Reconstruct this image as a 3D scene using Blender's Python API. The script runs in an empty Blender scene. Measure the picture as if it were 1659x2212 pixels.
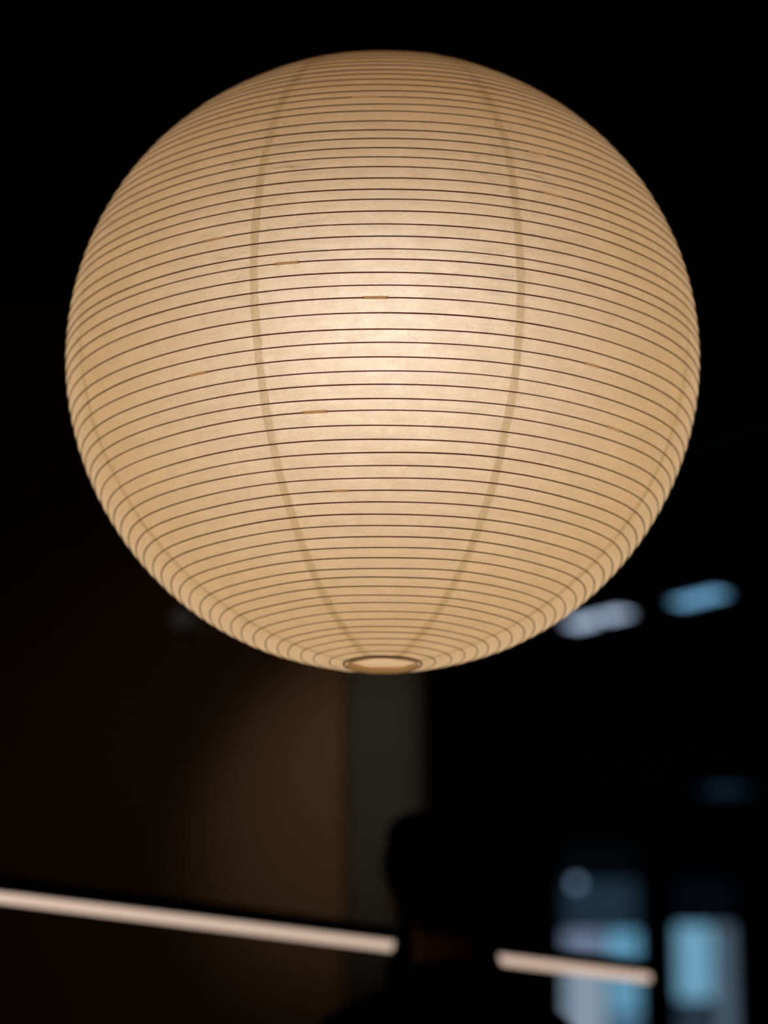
import bpy, bmesh, math, random
from mathutils import Vector, Matrix

random.seed(7)
sc = bpy.context.scene
COL = sc.collection
R_ = math.radians

# ------------------------------------------------------------------ camera
cam_data = bpy.data.cameras.new('camera')
cam = bpy.data.objects.new('camera', cam_data)
COL.objects.link(cam)
cam.location = (0, 0, 1.0)
cam.rotation_euler = (R_(90 + 14.9), 0, 0)
cam_data.sensor_fit = 'VERTICAL'
cam_data.sensor_height = 36.0
cam_data.lens = 36.0 * 6500 / 2212
cam_data.clip_start = 0.05
cam_data.dof.use_dof = True
cam_data.dof.focus_distance = 2.875
cam_data.dof.aperture_fstop = 2.9
sc.camera = cam

# ------------------------------------------------------------------ world, exposure, sampling quality
world = bpy.data.worlds.new('world')
sc.world = world
world.use_nodes = True
world.node_tree.nodes['Background'].inputs[0].default_value = (0, 0, 0, 1)
world.node_tree.nodes['Background'].inputs[1].default_value = 0
vs = sc.view_settings
vs.view_transform = 'Standard'
vs.look = 'None'
vs.exposure = 0.0
vs.gamma = 1.0
vs.use_curve_mapping = False
cy = sc.cycles
cy.max_bounces = 5
cy.diffuse_bounces = 4
cy.glossy_bounces = 3
cy.transmission_bounces = 4
cy.transparent_max_bounces = 8
cy.caustics_reflective = True
cy.caustics_refractive = True
cy.blur_glossy = 0.0
cy.sample_clamp_indirect = 6.0
cy.use_adaptive_sampling = True
cy.adaptive_threshold = 0.055
cy.adaptive_min_samples = 16
cy.use_light_tree = False
cy.use_denoising = True
try:
    cy.denoiser = 'OPENIMAGEDENOISE'
    cy.denoising_input_passes = 'RGB_ALBEDO_NORMAL'
    cy.denoising_prefilter = 'ACCURATE'
except Exception:
    pass

# warm spot washing the wall and pillar behind the lantern, and an added fill
def spot(name, loc, aim, energy, size, col, soft):
    sd = bpy.data.lights.new(name, 'SPOT')
    so = bpy.data.objects.new(name, sd)
    COL.objects.link(so)
    so.location = loc
    sd.energy = energy
    sd.color = col
    sd.shadow_soft_size = soft
    sd.spot_size = R_(size)
    sd.spot_blend = 1.0
    so.rotation_euler = (Vector(aim) - so.location).to_track_quat('-Z', 'Y').to_euler()
spot('wall_wash_spot', (0.35, 5.45, 3.25), (-0.075, 7.0, 2.16), 20.0, 24, (1.0, 0.86, 0.70), 0.04)
spot('wall_fill_spot', (0.30, 5.50, 3.28), (-0.30, 7.0, 1.90), 2.7, 64, (1.0, 0.86, 0.68), 0.04)  # wide unseen fill, added to lift the dim left of the wall

# ------------------------------------------------------------------ materials
def nodes_of(name):
    m = bpy.data.materials.new(name)
    m.use_nodes = True
    nt = m.node_tree
    nt.nodes.clear()
    out = nt.nodes.new('ShaderNodeOutputMaterial')
    return m, nt, out

def surf_mat(name, c1, c2=None, scale=20, rough=0.7, bump=0.0, spec=0.3, metal=0.0, stretch=(1, 1, 1)):
    m, nt, out = nodes_of(name)
    p = nt.nodes.new('ShaderNodeBsdfPrincipled')
    p.inputs['Roughness'].default_value = rough
    p.inputs['Metallic'].default_value = metal
    p.inputs['Specular IOR Level'].default_value = spec
    tc = nt.nodes.new('ShaderNodeTexCoord')
    mp = nt.nodes.new('ShaderNodeMapping')
    mp.inputs['Scale'].default_value = stretch
    nz = nt.nodes.new('ShaderNodeTexNoise')
    nz.inputs['Scale'].default_value = scale
    nz.inputs['Detail'].default_value = 5
    mx = nt.nodes.new('ShaderNodeMix'); mx.data_type = 'RGBA'
    mx.inputs[6].default_value = (*c1, 1)
    mx.inputs[7].default_value = (*(c2 or [v * 0.7 for v in c1]), 1)
    nt.links.new(tc.outputs['Object'], mp.inputs['Vector'])
    nt.links.new(mp.outputs['Vector'], nz.inputs['Vector'])
    nt.links.new(nz.outputs['Fac'], mx.inputs[0])
    nt.links.new(mx.outputs[2], p.inputs['Base Color'])
    if bump:
        b = nt.nodes.new('ShaderNodeBump')
        b.inputs['Strength'].default_value = bump
        b.inputs['Distance'].default_value = 0.005
        nt.links.new(nz.outputs['Fac'], b.inputs['Height'])
        nt.links.new(b.outputs['Normal'], p.inputs['Normal'])
    nt.links.new(p.outputs[0], out.inputs['Surface'])
    return m

def emit_mat(name, col, strength=1.0, sample=False):
    m, nt, out = nodes_of(name)
    m.cycles.emission_sampling = 'FRONT' if sample else 'NONE'   # sampling effort only; every glow still lights the room
    e = nt.nodes.new('ShaderNodeEmission')
    e.inputs['Color'].default_value = (*col, 1)
    e.inputs['Strength'].default_value = strength
    nt.links.new(e.outputs[0], out.inputs['Surface'])
    return m

def paper_mat(name, trans, refl, fwd, w_trans, w_refl, w_fwd, w_peak, fibre=0.11, crease=0.42):
    """thin washi: part scatters light through, part reflects, part passes on in a rough forward lobe"""
    m, nt, out = nodes_of(name)
    N = nt.nodes.new; Lk = nt.links.new
    def math_(op, a, b=None, clamp=False):
        n = N('ShaderNodeMath'); n.operation = op; n.use_clamp = clamp
        for i, v in enumerate((a, b)):
            if v is None: continue
            if isinstance(v, (int, float)): n.inputs[i].default_value = v
            else: Lk(v, n.inputs[i])
        return n.outputs[0]
    def maprange(v, a, b, c, d):
        n = N('ShaderNodeMapRange'); n.interpolation_type = 'SMOOTHSTEP'
        Lk(v, n.inputs[0])
        for i, q in enumerate((a, b, c, d)): n.inputs[i + 1].default_value = q
        return n.outputs[0]
    tc = N('ShaderNodeTexCoord')
    def noise(src, scale3, scale, detail=3, rough=0.5, dist=0.0):
        mp = N('ShaderNodeMapping'); mp.inputs['Scale'].default_value = scale3
        Lk(src, mp.inputs['Vector'])
        n = N('ShaderNodeTexNoise')
        n.inputs['Scale'].default_value = scale; n.inputs['Detail'].default_value = detail
        n.inputs['Roughness'].default_value = rough; n.inputs['Distortion'].default_value = dist
        Lk(mp.outputs[0], n.inputs['Vector'])
        return n.outputs['Fac']
    ob, uv = tc.outputs['Object'], tc.outputs['UV']
    fib = noise(ob, (1, 1, 1), 520, 4, 0.7)
    fine = maprange(fib, 0.32, 0.68, 1 - fibre, 1 + fibre * 0.4)
    fine2 = maprange(fib, 0.32, 0.68, 1 - fibre * 2.4, 1 + fibre * 1.2)
    cloud = maprange(noise(ob, (1, 1, 1), 85, 3, 0.6), 0.35, 0.68, 0.86, 1.12)
    patch = maprange(noise(ob, (1, 1, 1), 38, 3, 0.55), 0.3, 0.7, 0.955, 1.02)
    streak = maprange(noise(uv, (22, 330, 1), 1.0, 3, 0.6, 0.4), 0.35, 0.7, 1.02, 0.93)
    # creases: thin ridged lines running nearly level, strongest on the upper half and beside the seams
    c1 = noise(uv, (15, 130, 1), 1.0, 2, 0.5, 0.9)
    line = maprange(math_('ABSOLUTE', math_('SUBTRACT', c1, 0.5)), 0.0, 0.020, 1.0, 0.0)
    gate = maprange(noise(uv, (14, 22, 1), 1.0, 1), 0.42, 0.58, 0.0, 1.0)
    sep = N('ShaderNodeSeparateXYZ'); Lk(uv, sep.inputs[0])
    up = maprange(sep.outputs[1], -0.14, 0.10, 0.16, 1.0)
    beside = maprange(math_('ABSOLUTE', sep.outputs[0]), 0.03, 0.105, 0.12, 1.0)
    cre = math_('MULTIPLY', math_('MULTIPLY', line, gate), math_('MULTIPLY', up, beside))
    cre = math_('SUBTRACT', 1.0, math_('MULTIPLY', cre, crease))
    # a few dark specks
    vo = N('ShaderNodeTexVoronoi'); vo.inputs['Scale'].default_value = 26
    Lk(ob, vo.inputs['Vector'])
    speck = maprange(vo.outputs['Distance'], 0.018, 0.03, 0.6, 1.0)
    fac = math_('MULTIPLY', math_('MULTIPLY', fine, patch), math_('MULTIPLY', streak, math_('MULTIPLY', cre, speck)))
    fac2 = math_('MULTIPLY', math_('MULTIPLY', fine2, cloud), math_('MULTIPLY', streak, math_('MULTIPLY', cre, speck)))
    def tint(col, w, f=None):
        v = N('ShaderNodeVectorMath'); v.operation = 'SCALE'
        v.inputs[0].default_value = [c * w for c in col]
        Lk(f or fac, v.inputs['Scale'])
        return v.outputs[0]
    tr = N('ShaderNodeBsdfTranslucent'); Lk(tint(trans, w_trans), tr.inputs['Color'])
    df = N('ShaderNodeBsdfDiffuse'); df.inputs['Color'].default_value = (*[c * w_refl for c in refl], 1)
    rf = N('ShaderNodeBsdfRefraction'); Lk(tint(fwd, w_fwd, fac2), rf.inputs['Color'])
    rf.distribution = 'GGX'
    rf.inputs['Roughness'].default_value = 1.0
    rf.inputs['IOR'].default_value = 2.4
    r2 = N('ShaderNodeBsdfRefraction'); Lk(tint(fwd, w_peak, fac2), r2.inputs['Color'])
    r2.distribution = 'GGX'
    r2.inputs['Roughness'].default_value = 0.9
    r2.inputs['IOR'].default_value = 1.55
    last = tr.outputs[0]
    for nd in (df, rf, r2):
        a = N('ShaderNodeAddShader')
        Lk(last, a.inputs[0]); Lk(nd.outputs[0], a.inputs[1])
        last = a.outputs[0]
    Lk(last, out.inputs['Surface'])
    return m

M = {}
M['paper'] = paper_mat('washi_paper', (1.0, 0.72, 0.40), (1.0, 0.76, 0.50), (1.0, 1.0, 1.0), 0.34, 0.46, 0.115, 0.019)
M['seam'] = paper_mat('washi_seam', (1.0, 0.71, 0.37), (1.0, 0.76, 0.50), (1.0, 0.97, 0.84), 0.285, 0.50, 0.085, 0.010, fibre=0.16, crease=0.1)
M['splice'] = paper_mat('splice_paper', (0.80, 0.58, 0.40), (0.80, 0.58, 0.40), (0.9, 0.6, 0.4), 0.84, 0.10, 0.01, 0.0)
M['rib'] = surf_mat('bamboo_rib', (0.040, 0.014, 0.004), (0.022, 0.007, 0.002), scale=60, rough=0.8, spec=0.1)
def see_through(m, fac, col):
    nt = m.node_tree
    out = [n for n in nt.nodes if n.type == 'OUTPUT_MATERIAL'][0]
    src = out.inputs['Surface'].links[0].from_socket
    t = nt.nodes.new('ShaderNodeBsdfTransparent'); t.inputs[0].default_value = (*col, 1)
    mx = nt.nodes.new('ShaderNodeMixShader'); mx.inputs[0].default_value = fac
    nt.links.new(src, mx.inputs[1]); nt.links.new(t.outputs[0], mx.inputs[2]); nt.links.new(mx.outputs[0], out.inputs['Surface'])
see_through(M['rib'], 0.22, (1.0, 0.30, 0.06))
M['rim'] = surf_mat('rim_wire', (0.035, 0.013, 0.005), (0.02, 0.008, 0.003), scale=60, rough=0.7, spec=0.1)
M['bulb'] = emit_mat('bulb_glow', (1.0, 0.95, 0.86), 73.0, True)
M['bulb_base'] = surf_mat('bulb_housing', (0.55, 0.52, 0.47), (0.5, 0.47, 0.42), scale=30, rough=0.6)
M['socket'] = surf_mat('socket_plastic', (0.04, 0.04, 0.04), (0.03, 0.03, 0.03), scale=40, rough=0.6)
M['cord'] = surf_mat('cord_fabric', (0.006, 0.006, 0.006), (0.004, 0.004, 0.004), scale=300, rough=0.9, spec=0.05)
M['black_metal'] = surf_mat('black_metal', (0.006, 0.006, 0.006), (0.004, 0.004, 0.004), scale=50, rough=0.6, spec=0.1)
M['tube'] = emit_mat('tube_glow', (1.0, 0.735, 0.58), 0.75)
M['ceiling'] = surf_mat('black_ceiling', (0.006, 0.006, 0.007), (0.004, 0.004, 0.004), scale=4, rough=0.95, spec=0.05)
M['dark_wall'] = surf_mat('dark_wall', (0.010, 0.010, 0.011), (0.007, 0.007, 0.008), scale=3, rough=0.95, spec=0.05)
M['brown_wall'] = surf_mat('brown_wall', (0.30, 0.175, 0.10), (0.26, 0.15, 0.085), scale=3, rough=0.9, spec=0.1, bump=0.1)
M['grey_wall'] = surf_mat('grey_concrete', (0.135, 0.130, 0.125), (0.11, 0.107, 0.103), scale=6, rough=0.9, spec=0.1, bump=0.2)
M['floor'] = surf_mat('dark_floor', (0.020, 0.017, 0.014), (0.013, 0.011, 0.009), scale=5, rough=0.7, spec=0.15, stretch=(1, 8, 1))
M['beam'] = surf_mat('beam_paint', (0.30, 0.36, 0.36), (0.25, 0.3, 0.3), scale=5, rough=0.8)
M['frame'] = surf_mat('window_frame_paint', (0.008, 0.008, 0.009), (0.006, 0.006, 0.006), scale=20, rough=0.7, spec=0.1)
M['spot_grey'] = surf_mat('spot_housing', (0.5, 0.48, 0.45), (0.42, 0.40, 0.38), scale=30, rough=0.5)
M['skin'] = surf_mat('skin', (0.16, 0.062, 0.042), (0.14, 0.052, 0.034), scale=30, rough=0.6, spec=0.2)
M['hair'] = surf_mat('black_hair', (0.004, 0.0035, 0.003), (0.003, 0.0025, 0.002), scale=90, rough=0.8, spec=0.05, bump=0.4, stretch=(4, 4, 0.5))
M['cloth'] = surf_mat('black_cloth', (0.005, 0.005, 0.0055), (0.0035, 0.0035, 0.004), scale=200, rough=0.95, spec=0.03, bump=0.2)
M['trouser'] = surf_mat('trouser_cloth', (0.010, 0.010, 0.012), (0.007, 0.007, 0.008), scale=200, rough=0.95, spec=0.05)
M['shoe'] = surf_mat('shoe_leather', (0.012, 0.010, 0.009), (0.008, 0.007, 0.006), scale=80, rough=0.5)
M['eye'] = surf_mat('eye', (0.6, 0.58, 0.55), (0.5, 0.48, 0.46), scale=30, rough=0.2)

# ------------------------------------------------------------------ mesh helpers
def tag(o, label=None, cat=None, group=None, kind=None):
    if label: o['label'] = label
    if cat: o['category'] = cat
    if group: o['group'] = group
    if kind: o['kind'] = kind
    return o

def empty(name, loc=(0, 0, 0), rz=0.0):
    o = bpy.data.objects.new(name, None)
    o.empty_display_size = 0.1
    o.location = loc
    o.rotation_euler = (0, 0, rz)
    COL.objects.link(o)
    return o

def link_mesh(name, me, mat, parent=None, smooth=True):
    if mat and not me.materials: me.materials.append(mat)
    if smooth:
        for p in me.polygons: p.use_smooth = True
    o = bpy.data.objects.new(name, me)
    COL.objects.link(o)
    if parent: o.parent = parent
    return o

def mesh_from(name, verts, faces, mat, parent=None, smooth=True, uvs=None):
    me = bpy.data.meshes.new(name)
    me.from_pydata(verts, [], faces)
    me.update()
    if uvs:
        lay = me.uv_layers.new(name='UVMap')
        for lp in me.loops: lay.data[lp.index].uv = uvs[lp.vertex_index]
    return link_mesh(name, me, mat, parent, smooth)

def from_bm(name, bm, mat, parent=None, smooth=False):
    me = bpy.data.meshes.new(name)
    bm.to_mesh(me); bm.free()
    return link_mesh(name, me, mat, parent, smooth)

def bm_box(bm, lo, hi, bevel=0.0):
    r = bmesh.ops.create_cube(bm, size=1.0)
    vs_ = r['verts']
    c = [(a + b) / 2 for a, b in zip(lo, hi)]
    s = [b - a for a, b in zip(lo, hi)]
    for v in vs_: v.co = Vector([c[i] + v.co[i] * s[i] for i in range(3)])
    if bevel:
        es = list({e for v in vs_ for e in v.link_edges})
        bmesh.ops.bevel(bm, geom=es, offset=bevel, segments=2, affect='EDGES')

def box(name, lo, hi, mat, parent=None, bevel=0.0):
    bm = bmesh.new(); bm_box(bm, lo, hi, bevel)
    return from_bm(name, bm, mat, parent)

def bm_cyl(bm, p0, p1, r0, r1=None, seg=20, cap=True):
    p0, p1 = Vector(p0), Vector(p1)
    d = p1 - p0
    mtx = Matrix.Translation((p0 + p1) / 2) @ d.to_track_quat('Z', 'Y').to_matrix().to_4x4()
    bmesh.ops.create_cone(bm, cap_ends=cap, segments=seg, radius1=r0, radius2=r0 if r1 is None else r1, depth=d.length, matrix=mtx)

def bm_ell(bm, c, rad, seg=24, rings=14):
    mtx = Matrix.Translation(c) @ Matrix.Diagonal((rad[0], rad[1], rad[2], 1))
    bmesh.ops.create_uvsphere(bm, u_segments=seg, v_segments=rings, radius=1.0, matrix=mtx)

def bm_lathe(bm, prof, c=(0, 0, 0), seg=32):
    rows = []
    for r, z in prof:
        rows.append([bm.verts.new((c[0] + r * math.cos(2 * math.pi * i / seg), c[1] + r * math.sin(2 * math.pi * i / seg), c[2] + z)) for i in range(seg)])
    for a, b in zip(rows, rows[1:]):
        for i in range(seg):
            j = (i + 1) % seg
            bm.faces.new((a[i], a[j], b[j], b[i]))
    return rows

# ------------------------------------------------------------------ the room
def struct(o): o['kind'] = 'structure'; return o
struct(box('floor', (-4.2, -2.2, -0.1), (5.2, 15.5, 0.0), M['floor']))
struct(box('ceiling', (-4.2, -2.2, 3.4), (5.2, 15.5, 3.5), M['ceiling']))
struct(box('wall_left', (-4.2, -2.2, 0), (-4.0, 15.5, 3.4), M['dark_wall']))
struct(box('wall_right', (5.0, -2.2, 0), (5.2, 15.5, 3.4), M['dark_wall']))
struct(box('wall_front', (-4.0, -2.2, 0), (5.0, -2.0, 3.4), M['dark_wall']))
struct(box('wall_middle', (-4.0, 7.0, 0), (-0.084, 7.16, 3.4), M['brown_wall']))
pts = [(-0.084, 7.0), (-0.084, 6.962), (-0.082, 6.96)] + [(0.012 + 0.084 * math.sin(R_(a)), 7.044 - 0.084 * math.cos(R_(a))) for a in range(0, 91, 6)] + [(0.096, 7.2), (-0.084, 7.2)]
n = len(pts)
struct(mesh_from('trim_1', [(x, y, z) for z in (0, 3.4) for x, y in pts],
                 [tuple(range(n - 1, -1, -1)), tuple(range(n, 2 * n))] + [(i, (i + 1) % n, n + (i + 1) % n, n + i) for i in range(n)], M['grey_wall'], smooth=False))

# far wall with two tall window openings
W1 = (0.885, 1.285, 0.10, 3.30)
W2 = (1.444, 1.760, 0.10, 3.12)
bm = bmesh.new()
for lo, hi in (((-4.0, 15.0, 0), (W1[0], 15.2, 3.4)), ((W1[1], 15.0, 0), (W2[0], 15.2, 3.4)), ((W2[1], 15.0, 0), (5.0, 15.2, 3.4)),
               ((W1[0], 15.0, 0), (W1[1], 15.2, W1[2])), ((W1[0], 15.0, W1[3]), (W1[1], 15.2, 3.4)),
               ((W2[0], 15.0, 0), (W2[1], 15.2, W2[2])), ((W2[0], 15.0, W2[3]), (W2[1], 15.2, 3.4))):
    bm_box(bm, lo, hi)
struct(from_bm('wall_back', bm, M['dark_wall']))

def window(name, W, bars, panes):
    w = struct(empty(name, ((W[0] + W[1]) / 2, 15.1, W[2])))
    ox, oy, oz = w.location
    bm = bmesh.new()
    f = 0.012
    for lo, hi in (((W[0], 15.05, W[2]), (W[0] + f, 15.12, W[3])), ((W[1] - f, 15.05, W[2]), (W[1], 15.12, W[3])),
                   ((W[0], 15.05, W[2]), (W[1], 15.12, W[2] + f)), ((W[0], 15.05, W[3] - f), (W[1], 15.12, W[3]))):
        bm_box(bm, [lo[0] - ox, lo[1] - oy, lo[2] - oz], [hi[0] - ox, hi[1] - oy, hi[2] - oz])
    from_bm('window_frame', bm, M['frame'], w)
    for x0, x1, z0, z1 in bars:
        box('glazing_bar', (x0 - ox, 15.055 - oy, z0 - oz), (x1 - ox, 15.115 - oy, z1 - oz), M['frame'], w)
    for i, (x0, x1, z0, z1, c) in enumerate(panes):
        box('pane', (x0 - ox, 15.085 - oy, z0 - oz), (x1 - ox, 15.095 - oy, z1 - oz), emit_mat('lit_pane', c), w)
    return w

window('window_1', W1,
       bars=[(0.885, 1.285, 2.845, 2.868), (0.885, 1.285, 2.665, 2.70), (1.105, 1.117, 0.1, 2.845), (0.885, 1.285, 3.10, 3.12)],
       panes=[(0.90, 1.28, 3.12, 3.29, (0.0012, 0.0018, 0.0022)),
              (0.90, 1.28, 2.868, 3.10, (0.013, 0.027, 0.042)),
              (0.90, 1.105, 2.70, 2.845, (0.145, 0.19, 0.29)),
              (1.117, 1.275, 2.70, 2.845, (0.12, 0.33, 0.50)),
              (0.90, 1.105, 0.11, 2.665, (0.225, 0.30, 0.38)),
              (1.117, 1.275, 2.44, 2.665, (0.115, 0.30, 0.44)),
              (1.117, 1.275, 0.11, 2.44, (0.06, 0.13, 0.22))])
window('window_2', W2,
       bars=[(1.444, 1.760, 2.875, 2.915), (1.640, 1.655, 0.1, 2.875), (1.444, 1.640, 2.475, 2.50)],
       panes=[(1.455, 1.75, 2.915, 3.11, (0.0016, 0.0025, 0.005)),
              (1.455, 1.64, 2.50, 2.875, (0.15, 0.345, 0.49)),
              (1.455, 1.64, 0.11, 2.475, (0.022, 0.036, 0.055)),
              (1.655, 1.75, 0.11, 2.875, (0.075, 0.112, 0.155))])

# ceiling beam, faintly lit, crossing at the right
bm = bmesh.new()
bm_box(bm, (-1.4, -0.07, -0.06), (1.4, 0.07, 0.06))
beam = struct(from_bm('trim_2', bm, M['beam']))
beam.location = (1.35, 7.15, 3.34)
beam.rotation_euler = (0, 0, R_(-58))

# ------------------------------------------------------------------ the paper lantern
RL, QL = 0.34, 0.979
LC = (-0.0015, 3.0878, 1.9869)
RING = [50.49, 48.39, 45.98, 43.89, 41.76, 39.57, 37.29, 35.28, 33.02, 30.87, 28.2, 25.88, 23.78, 21.47, 19.39, 17.23, 14.89, 12.62,
        10.59, 8.39, 5.86, 3.71, 1.38, -0.4, -2.71, -4.92, -7.09, -9.68, -12.26, -14.53, -16.89, -19.27, -21.46, -23.78, -25.8, -28.29,
        -30.69, -32.91, -35.18, -37.48, -39.7, -41.82, -44.19, -46.38, -48.67, -50.82, -52.97, -55.33, -57.42, -59.54, -61.83, -63.84,
        -66.28, -68.57, -70.88, -72.84, -75.19, -77.69, -80.5]
RING = [82.6, 80.3, 78.0, 75.8, 73.5, 71.2, 68.9, 66.6, 64.3, 62.0, 59.7, 57.4, 55.1, 52.8] + RING
N0 = 14                                    # the first measured rib
PHI_TOP, PHI_BOT = 84.6, -83.3             # openings
NG = 8
SEAM0 = 0.98 + 22.5                        # longitude of one seam, degrees; 0 looks at -Y

def harm(seed, n, amp, kmin=1):
    rnd = random.Random(seed)
    t = [(k, amp / (k ** 0.7) * rnd.uniform(0.3, 1), rnd.uniform(0, 6.283)) for k in range(kmin, kmin + n)]
    return lambda a: sum(s * math.cos(k * a + p) for k, s, p in t)

wig = [harm(100 + i, 7, 0.085, 2) for i in range(len(RING))]      # degrees of latitude
def ring_phi(i, lam):
    if i < 0: return PHI_TOP
    if i >= len(RING): return PHI_BOT
    return RING[i] + wig[i](lam)

def surf(phi, lam, off=0.0):
    """point on the paper; phi degrees, lam radians"""
    p = R_(phi)
    low = max(0.0, min(1.0, (-phi - 5) / 60.0))
    hi = max(0.0, min(1.0, (phi - 30) / 40.0))
    a = 0.0018 + 0.0060 * low + 0.003 * hi
    f = 1 + a * (math.cos(NG * (lam - R_(SEAM0))) - 0.35)
    n = Vector((math.cos(p) * math.sin(lam), -math.cos(p) * math.cos(lam), math.sin(p)))
    base = Vector((RL * f * n.x, RL * f * n.y, RL * QL * n.z))
    return base + n * off

# rows of the sheet: every rib plus sagging rows between them
rows = [('o', -1)]
for i in range(-1, len(RING)):
    rows += [('m', i, 0.25), ('m', i, 0.5), ('m', i, 0.75), ('o', i + 1)]
sagv = {i: random.Random(900 + i).uniform(0.0006, 0.0013) for i in range(-1, len(RING))}
def row_point(row, lam):
    if row[0] == 'o':
        ph = ring_phi(row[1], lam); off = 0.0
    else:
        i, t = row[1], row[2]
        ph = ring_phi(i, lam) * (1 - t) + ring_phi(i + 1, lam) * t
        off = -sagv[i] * 4 * t * (1 - t)
    return ph, off

seam_mid = [harm(300 + i, 6, 0.0011, 1) for i in range(NG)]
seam_a = [harm(400 + i, 10, 0.0006, 8) for i in range(NG)]
seam_b = [harm(500 + i, 10, 0.0006, 8) for i in range(NG)]
def seam_edge(i, phi, side):
    i %= NG
    x = R_(phi) * 2.2
    r = max(RL * math.cos(R_(phi)), 0.012)
    hw = min(0.0044, r * 0.10) + (seam_a[i](x) if side < 0 else seam_b[i](x))
    return R_(SEAM0 + 45 * i) + (seam_mid[i](x) * min(1, r / 0.15) + side * hw) / r

lantern = empty('paper_lantern', LC)
tag(lantern, 'large round white paper lantern glowing warm with thin dark horizontal ribs', 'lantern')

def sheet(name, fa, fb, n, mat, mid):
    verts, uvs, faces = [], [], []
    for row in rows:
        ph0, _ = row_point(row, mid)
        a, b = fa(ph0), fb(ph0)
        for k in range(n + 1):
            lam = a + (b - a) * k / n
            ph, off = row_point(row, lam)
            verts.append(surf(ph, lam, off))
            uvs.append(((lam - mid) * RL * max(0.25, math.cos(R_(ph))), R_(ph) * RL))
    w = n + 1
    for j in range(len(rows) - 1):
        for k in range(n):
            faces.append((j * w + k, (j + 1) * w + k, (j + 1) * w + k + 1, j * w + k + 1))
    return mesh_from(name, verts, faces, mat, lantern, True, uvs)

for g in range(NG):
    mid = R_(SEAM0 + 45 * g + 22.5)
    sheet('paper_panel', lambda ph: seam_edge(g, ph, 1), lambda ph: seam_edge(g + 1, ph, -1) + (2 * math.pi if g == NG - 1 else 0), 22, M['paper'], mid)
for g in range(NG):
    s = sheet('paper_seam', lambda ph: seam_edge(g, ph, -1), lambda ph: seam_edge(g, ph, 1), 2, M['seam'], R_(SEAM0 + 45 * g))
    s['label'] = 'darker overlap strip where two paper panels are glued'

# splices: (rib index among the measured ribs, longitude in degrees)
SPL = {20: [(-29.1, 24)], 23: [(-15.8, 25)], 26: [(-1.2, 25)], 30: [(-33.9, 22)], 34: [(-12.3, 25)], 29: [(39.1, 22)], 33: [(48.2, 22)],
       12: [(29.8, 22)], 16: [(31.0, 24)], 7: [(-3.5, 28)], 40: [(-9.0, 14)], 24: [(120, 25)], 37: [(160, 25)], 18: [(-130, 25)]}
def tube_strip(name, i, l0, l1, n, wn, wt, mat, parent, out=0.0, seed=0, closed=False, K=6, arc=2 * math.pi, a0=0.0):
    th = harm(seed + 7000, 6, 0.10, 2)
    verts, faces = [], []
    open_ = arc < 6
    cnt = n if closed else n + 1
    for s in range(cnt):
        lam = l0 + (l1 - l0) * s / n
        ph = ring_phi(i, lam)
        c = surf(ph, lam, out)
        p = R_(ph)
        nn = Vector((math.cos(p) * math.sin(lam), -math.cos(p) * math.cos(lam), math.sin(p)))
        tt = Vector((-math.sin(p) * math.sin(lam), math.sin(p) * math.cos(lam), math.cos(p)))
        sc_ = 1 + th(lam)
        for k in range(K):
            a = a0 + arc * k / (K - 1 if open_ else K)
            verts.append(c + nn * (math.cos(a) * wn * sc_) + tt * (math.sin(a) * wt * sc_))
    for s in range(cnt if closed else cnt - 1):
        t = (s + 1) % cnt
        for k in range(K - 1 if open_ else K):
            k2 = (k + 1) % K
            faces.append((s * K + k, s * K + k2, t * K + k2, t * K + k))
    if not closed and not open_:
        faces.append(tuple(range(K)))
        faces.append(tuple(range((cnt - 1) * K + K - 1, (cnt - 1) * K - 1, -1)))
    return mesh_from(name, verts, faces, mat, parent, True)

for i in range(len(RING)):
    k = i - N0
    rr = RL * math.cos(R_(RING[i]))
    th_ = 1.0 - 0.28 * max(0.0, min(1.0, (-RING[i] - 42) / 30.0))      # ribs thinned towards the lower opening so they look lighter out of focus
    if k in SPL:
        deg, mm = SPL[k][0]
        half = mm * 0.0005 / rr
        c = R_(deg)
        rib = tube_strip('rib', i, c + half * 0.93, c + 2 * math.pi - half * 0.93, 190, 0.00058 * th_, 0.00068 * th_, M['rib'], lantern, 0.0001, i)
        sp = tube_strip('splice', i, c - half, c + half, 10, 0.0005, 0.00140, M['splice'], rib, 0.0002, i + 50, False, 5, math.pi, -math.pi / 2)
        sp['label'] = 'pale brown paper splice joining the rib ends'
    else:
        tube_strip('rib', i, 0, 2 * math.pi, 192, 0.00058 * th_, 0.00068 * th_, M['rib'], lantern, 0.0001, i, True)

# rim wires and the folded hem inside the lower opening
def ring_mesh(name, phi, r, mat, seed):
    verts, faces = [], []
    w = harm(seed, 5, 0.0004, 2)
    S, K = 64, 8
    for s in range(S):
        lam = 2 * math.pi * s / S
        c = surf(phi, lam) + Vector((0, 0, w(lam)))
        rad = Vector((math.sin(lam), -math.cos(lam), 0))
        for k in range(K):
            a = 2 * math.pi * k / K
            verts.append(c + rad * (math.cos(a) * r) + Vector((0, 0, math.sin(a) * r)))
    for s in range(S):
        t = (s + 1) % S
        for k in range(K):
            faces.append((s * K + k, s * K + (k + 1) % K, t * K + (k + 1) % K, t * K + k))
    return mesh_from(name, verts, faces, mat, lantern)
ring_mesh('rim', PHI_BOT + 0.25, 0.0010, M['rim'], 61)
ring_mesh('rim', PHI_TOP, 0.0012, M['rim'], 62)
verts, faces = [], []
w1, w2 = harm(71, 5, 0.0008, 2), harm(72, 5, 0.0010, 2)
S = 64
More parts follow.
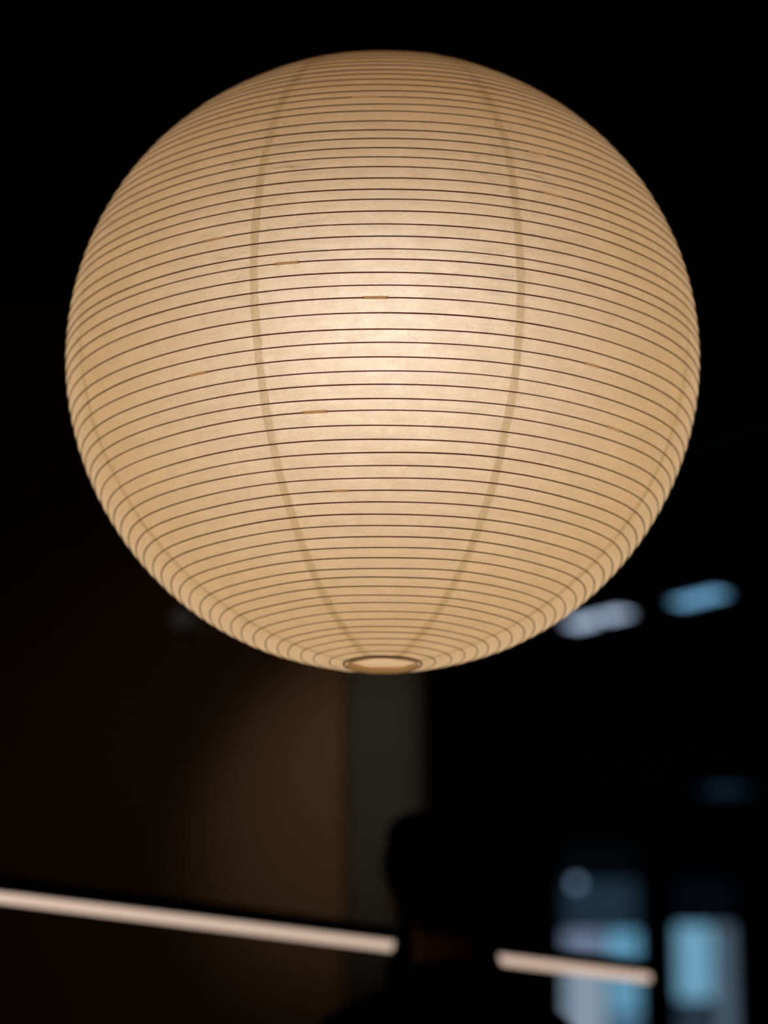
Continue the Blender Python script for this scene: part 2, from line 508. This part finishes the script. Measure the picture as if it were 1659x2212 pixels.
for s in range(S):
    lam = 2 * math.pi * s / S
    c = surf(PHI_BOT, lam)
    rad = Vector((math.sin(lam), -math.cos(lam), 0))
    verts += [c - rad * 0.0012 + Vector((0, 0, -0.0022 + w1(lam))), c - rad * 0.0018 + Vector((0, 0, 0.001)), c - rad * 0.003 + Vector((0, 0, 0.0050 + w2(lam)))]
for s in range(S):
    t = (s + 1) % S
    for k in range(2): faces.append((s * 3 + k, t * 3 + k, t * 3 + k + 1, s * 3 + k + 1))
mesh_from('hem', verts, faces, M['seam'], lantern)

# bulb, housing, socket, cord, ceiling rose
BZ = 0.047
bm = bmesh.new()
prof = [(0.0005, -0.046)] + [(0.046 * math.cos(R_(a)), 0.046 * math.sin(R_(a))) for a in range(-80, 11, 10)]
bm_lathe(bm, prof, (0, 0, BZ), 28)
from_bm('bulb', bm, M['bulb'], lantern, True)
bm = bmesh.new()
bm_lathe(bm, [(0.0453, 0.008), (0.0445, 0.016), (0.036, 0.032), (0.024, 0.050), (0.018, 0.066), (0.018, 0.074), (0.0005, 0.074)], (0, 0, BZ), 28)
from_bm('bulb_housing', bm, M['bulb_base'], lantern, True)
bm = bmesh.new()
bm_lathe(bm, [(0.0005, 0.070), (0.023, 0.070), (0.024, 0.075), (0.024, 0.120), (0.018, 0.130), (0.006, 0.134), (0.0005, 0.134)], (0, 0, BZ), 28)
from_bm('socket', bm, M['socket'], lantern, True)
bm = bmesh.new()
bm_cyl(bm, (0, 0, BZ + 0.13), (0, 0, 3.38 - LC[2]), 0.0028, seg=12)
from_bm('cord', bm, M['cord'], lantern, True)
bm = bmesh.new()
bm_lathe(bm, [(0.0005, -0.035), (0.02, -0.034), (0.048, -0.02), (0.05, -0.004), (0.05, 0.0), (0.0005, 0.0)], (0, 0, 3.4 - LC[2]), 32)
from_bm('ceiling_rose', bm, M['black_metal'], lantern, True)

# ------------------------------------------------------------------ slim linear lamp behind the person
TZ = 1.560
A = Vector((-0.668, 4.06, TZ)); B = Vector((0.4555, 5.24, TZ))
dirv = (B - A).normalized(); side = Vector((dirv.y, -dirv.x, 0))
LT = (B - A).length
lin = empty('linear_lamp', (A + B) / 2, math.atan2(dirv.y, dirv.x))
tag(lin, 'slim horizontal glowing tube lamp running behind the neck of the person', 'lamp')
bm = bmesh.new(); bm_cyl(bm, (-LT / 2, 0, 0), (LT / 2, 0, 0), 0.0075, seg=16)
bm_ell(bm, (-LT / 2, 0, 0), (0.006, 0.0075, 0.0075), 12, 8); bm_ell(bm, (LT / 2, 0, 0), (0.006, 0.0075, 0.0075), 12, 8)
from_bm('diffuser', bm, M['tube'], lin, True)
box('housing', (-LT / 2, -0.010, 0.0077), (LT / 2, 0.010, 0.030), M['black_metal'], lin, 0.001)
for t in (-0.49, 0.47):
    bm = bmesh.new(); bm_cyl(bm, (t * LT, 0, 0.029), (t * LT, 0, 3.4 - TZ), 0.0008, seg=8)
    from_bm('suspension_wire', bm, M['black_metal'], lin, True)

# ------------------------------------------------------------------ cool ceiling lights far behind
def ceiling_light(name, c, rz, sx, sy, halves, col, label):
    o = empty(name, (c[0], c[1], 3.4), rz)
    tag(o, label, 'ceiling light', 'ceiling lights far behind the lantern')
    bm = bmesh.new()
    t = 0.012
    for lo, hi in (((-sx, -sy, -0.03), (sx, -sy + t, 0)), ((-sx, sy - t, -0.03), (sx, sy, 0)), ((-sx, -sy, -0.03), (-sx + t, sy, 0)), ((sx - t, -sy, -0.03), (sx, sy, 0))):
        bm_box(bm, lo, hi)
    from_bm('light_frame', bm, M['frame'], o)
    for x0, x1 in halves:
        box('diffuser', (x0, -sy + t, -0.034), (x1, sy - t, -0.012), emit_mat('cool_diffuser', col), o)
    return o
ceiling_light('ceiling_light', (0.757, 10.374, 3.4), R_(-50), 0.150, 0.050, [(-0.138, -0.035), (0.030, 0.138)], (0.72, 0.90, 1.20),
              'pale twin ceiling light half hidden by the edge of the lantern')
ceiling_light('ceiling_light', (1.082, 10.05, 3.4), R_(-50), 0.118, 0.050, [(-0.106, 0.106)], (0.24, 0.58, 0.92),
              'bluest ceiling light, alone in the dark beside the lantern')
ceiling_light('ceiling_light', (1.600, 13.97, 3.4), R_(-50), 0.10, 0.10, [(-0.088, 0.088)], (0.010, 0.024, 0.042),
              'dim farthest ceiling light above the right-hand window')

# small wall lamp seen in front of the dim upper window pane
wl = empty('wall_lamp', (0.958, 15.05, 3.068))
tag(wl, 'small round cool lamp glowing at the top of the left window', 'lamp')
bm = bmesh.new(); bm_ell(bm, (0, -0.09, 0), (0.022, 0.022, 0.022), 16, 10)
from_bm('globe', bm, emit_mat('globe_glow', (0.30, 0.46, 0.70)), wl, True)
bm = bmesh.new(); bm_cyl(bm, (0, 0.03, 0), (0, -0.072, 0), 0.006, seg=10)
bm_cyl(bm, (-0.075, 0.0, 0), (0.0, 0.0, 0), 0.006, seg=10)
from_bm('bracket', bm, M['frame'], wl, True)

# small spotlight head hanging from the ceiling at the left
sp = empty('track_spotlight', (-0.40, 6.0, 2.36))
tag(sp, 'small faint grey spotlight head hanging left below the lantern', 'spotlight')
bm = bmesh.new(); bm_cyl(bm, (-0.02, -0.01, 0.015), (0.025, 0.02, -0.02), 0.026, 0.022, 20)
from_bm('lamp_head', bm, M['spot_grey'], sp)
bm = bmesh.new(); bm_cyl(bm, (0, 0, 0.02), (0, 0, 3.4 - 2.36), 0.004, seg=10)
from_bm('stem', bm, M['black_metal'], sp, True)
bm = bmesh.new(); bm_cyl(bm, (-0.012, -0.028, 0.005), (-0.012, -0.034, 0.005), 0.020, 0.019, 20)
from_bm('lens', bm, emit_mat('added_lens_glow', (0.016, 0.0145, 0.0135)), sp)  # faint glow added so the grey head looks lit

# ------------------------------------------------------------------ the person, seen from behind
def blob(name, prims, voxel, mat, parent, smooth_it=6):
    bm = bmesh.new()
    for p in prims:
        if p[0] == 'e': bm_ell(bm, p[1], p[2])
        else:
            pts = p[1]
            for (q0, r0), (q1, r1) in zip(pts, pts[1:]):
                bm_cyl(bm, q0, q1, r0, r1, 18)
            for q, r in pts: bm_ell(bm, q, (r, r, r), 18, 12)
    me = bpy.data.meshes.new(name + '_raw')
    bm.to_mesh(me); bm.free()
    tmp = bpy.data.objects.new('tmp', me); COL.objects.link(tmp)
    md = tmp.modifiers.new('r', 'REMESH'); md.mode = 'VOXEL'; md.voxel_size = voxel
    ms = tmp.modifiers.new('s', 'SMOOTH'); ms.iterations = smooth_it; ms.factor = 0.5
    dg = bpy.context.evaluated_depsgraph_get()
    out = bpy.data.meshes.new_from_object(tmp.evaluated_get(dg))
    bpy.data.objects.remove(tmp); bpy.data.meshes.remove(me)
    out.name = name
    out.materials.clear()
    return link_mesh(name, out, mat, parent, True)

person = empty('person', (0.094, 4.71, 0))
person.scale = (1.012, 1.012, 1.012)
tag(person, 'person in black top with dark hair standing with back turned', 'person')
def mir(f): return [q for s in (-1, 1) for q in f(s)]
body = [('e', (0, 0.012, 1.628), (0.072, 0.088, 0.100)), ('e', (0, 0.040, 1.572), (0.052, 0.058, 0.060)), ('e', (0, 0.062, 1.540), (0.026, 0.030, 0.024)),
        ('c', [((0, 0.094, 1.628), 0.008), ((0, 0.112, 1.597), 0.012)]), ('e', (0, 0.082, 1.640), (0.050, 0.022, 0.014)),
        ('e', (0, 0.092, 1.568), (0.022, 0.012, 0.009)),
        ('c', [((0, -0.012, 1.42), 0.056), ((0, -0.006, 1.50), 0.049), ((0, 0.0, 1.58), 0.050)]),
        ('e', (0, 0.0, 1.28), (0.150, 0.098, 0.165)), ('e', (0, 0.0, 1.09), (0.125, 0.088, 0.16)), ('e', (0, -0.005, 0.93), (0.152, 0.105, 0.12))]
def arm(s):
    L = [('e', (s * 0.074, 0.0, 1.610), (0.010, 0.020, 0.030)),
         ('c', [((s * 0.04, -0.008, 1.425), 0.035), ((s * 0.145, -0.004, 1.370), 0.044), ((s * 0.195, -0.005, 1.14), 0.038), ((s * 0.205, 0.035, 0.90), 0.025)]),
         ('e', (s * 0.207, 0.048, 0.835), (0.016, 0.040, 0.050))]
    for j, ln in enumerate((0.062, 0.076, 0.082, 0.072)):
        y = 0.018 + j * 0.0205
        L.append(('c', [((s * 0.207, y, 0.80), 0.0088), ((s * 0.205, y + 0.003, 0.80 - ln * 0.5), 0.0082), ((s * 0.196, y + 0.006, 0.80 - ln), 0.0072)]))
    L.append(('c', [((s * 0.203, 0.078, 0.850), 0.011), ((s * 0.196, 0.104, 0.822), 0.0095), ((s * 0.190, 0.110, 0.795), 0.008)]))
    return L
body += mir(arm)
body += mir(lambda s: [('c', [((s * 0.082, 0, 0.88), 0.082), ((s * 0.088, 0.012, 0.50), 0.052), ((s * 0.09, -0.012, 0.34), 0.050), ((s * 0.09, -0.015, 0.09), 0.034)]),
                       ('c', [((s * 0.09, -0.03, 0.05), 0.032), ((s * 0.098, 0.12, 0.035), 0.026)])])
blob('body', body, 0.0060, M['skin'], person, 4)
for s in (-1, 1):
    bm = bmesh.new(); bm_ell(bm, (s * 0.031, 0.088, 1.622), (0.0115, 0.0115, 0.0105), 16, 10)
    from_bm('eye', bm, M['eye'], person, True)
hair = [('e', (0, -0.018, 1.658), (0.0965, 0.104, 0.087)), ('e', (0, -0.045, 1.605), (0.074, 0.058, 0.062)),
        ('e', (0.03, -0.06, 1.70), (0.055, 0.055, 0.042)), ('e', (-0.035, -0.05, 1.695), (0.055, 0.055, 0.042))]
hair += mir(lambda s: [('c', [((s * 0.062, 0.0, 1.62), 0.022), ((s * 0.052, 0.012, 1.56), 0.019), ((s * 0.062, 0.012, 1.525), 0.020), ((s * 0.074, 0.010, 1.492), 0.020)])])
blob('hair', hair, 0.005, M['hair'], person, 4)
top = [('e', (0, 0.0, 1.28), (0.168, 0.115, 0.175)), ('e', (0, 0.0, 1.09), (0.145, 0.105, 0.17)), ('e', (0, 0.0, 0.96), (0.160, 0.115, 0.10)),
       ('c', [((0, -0.014, 1.42), 0.070), ((0, -0.012, 1.475), 0.055)]), ('c', [((-0.14, 0, 1.37), 0.058), ((0.14, 0, 1.37), 0.058)])]
top += mir(lambda s: [('c', [((s * 0.035, -0.012, 1.458), 0.040), ((s * 0.150, -0.006, 1.382), 0.057), ((s * 0.196, -0.005, 1.14), 0.050), ((s * 0.206, 0.033, 0.915), 0.036)])])
blob('top', top, 0.007, M['cloth'], person, 6)
tr = [('e', (0, -0.005, 0.92), (0.165, 0.118, 0.11))] + mir(lambda s: [('c', [((s * 0.084, 0, 0.87), 0.092), ((s * 0.09, 0.010, 0.50), 0.068), ((s * 0.092, -0.012, 0.10), 0.058)])])
blob('trousers', tr, 0.009, M['trouser'], person, 6)
for s in (-1, 1):
    blob('shoe', [('c', [((s * 0.09, -0.035, 0.042), 0.040), ((s * 0.095, 0.05, 0.038), 0.036), ((s * 0.10, 0.135, 0.032), 0.030)]),
                  ('e', (s * 0.09, -0.03, 0.07), (0.038, 0.045, 0.04))], 0.006, M['shoe'], person, 4)
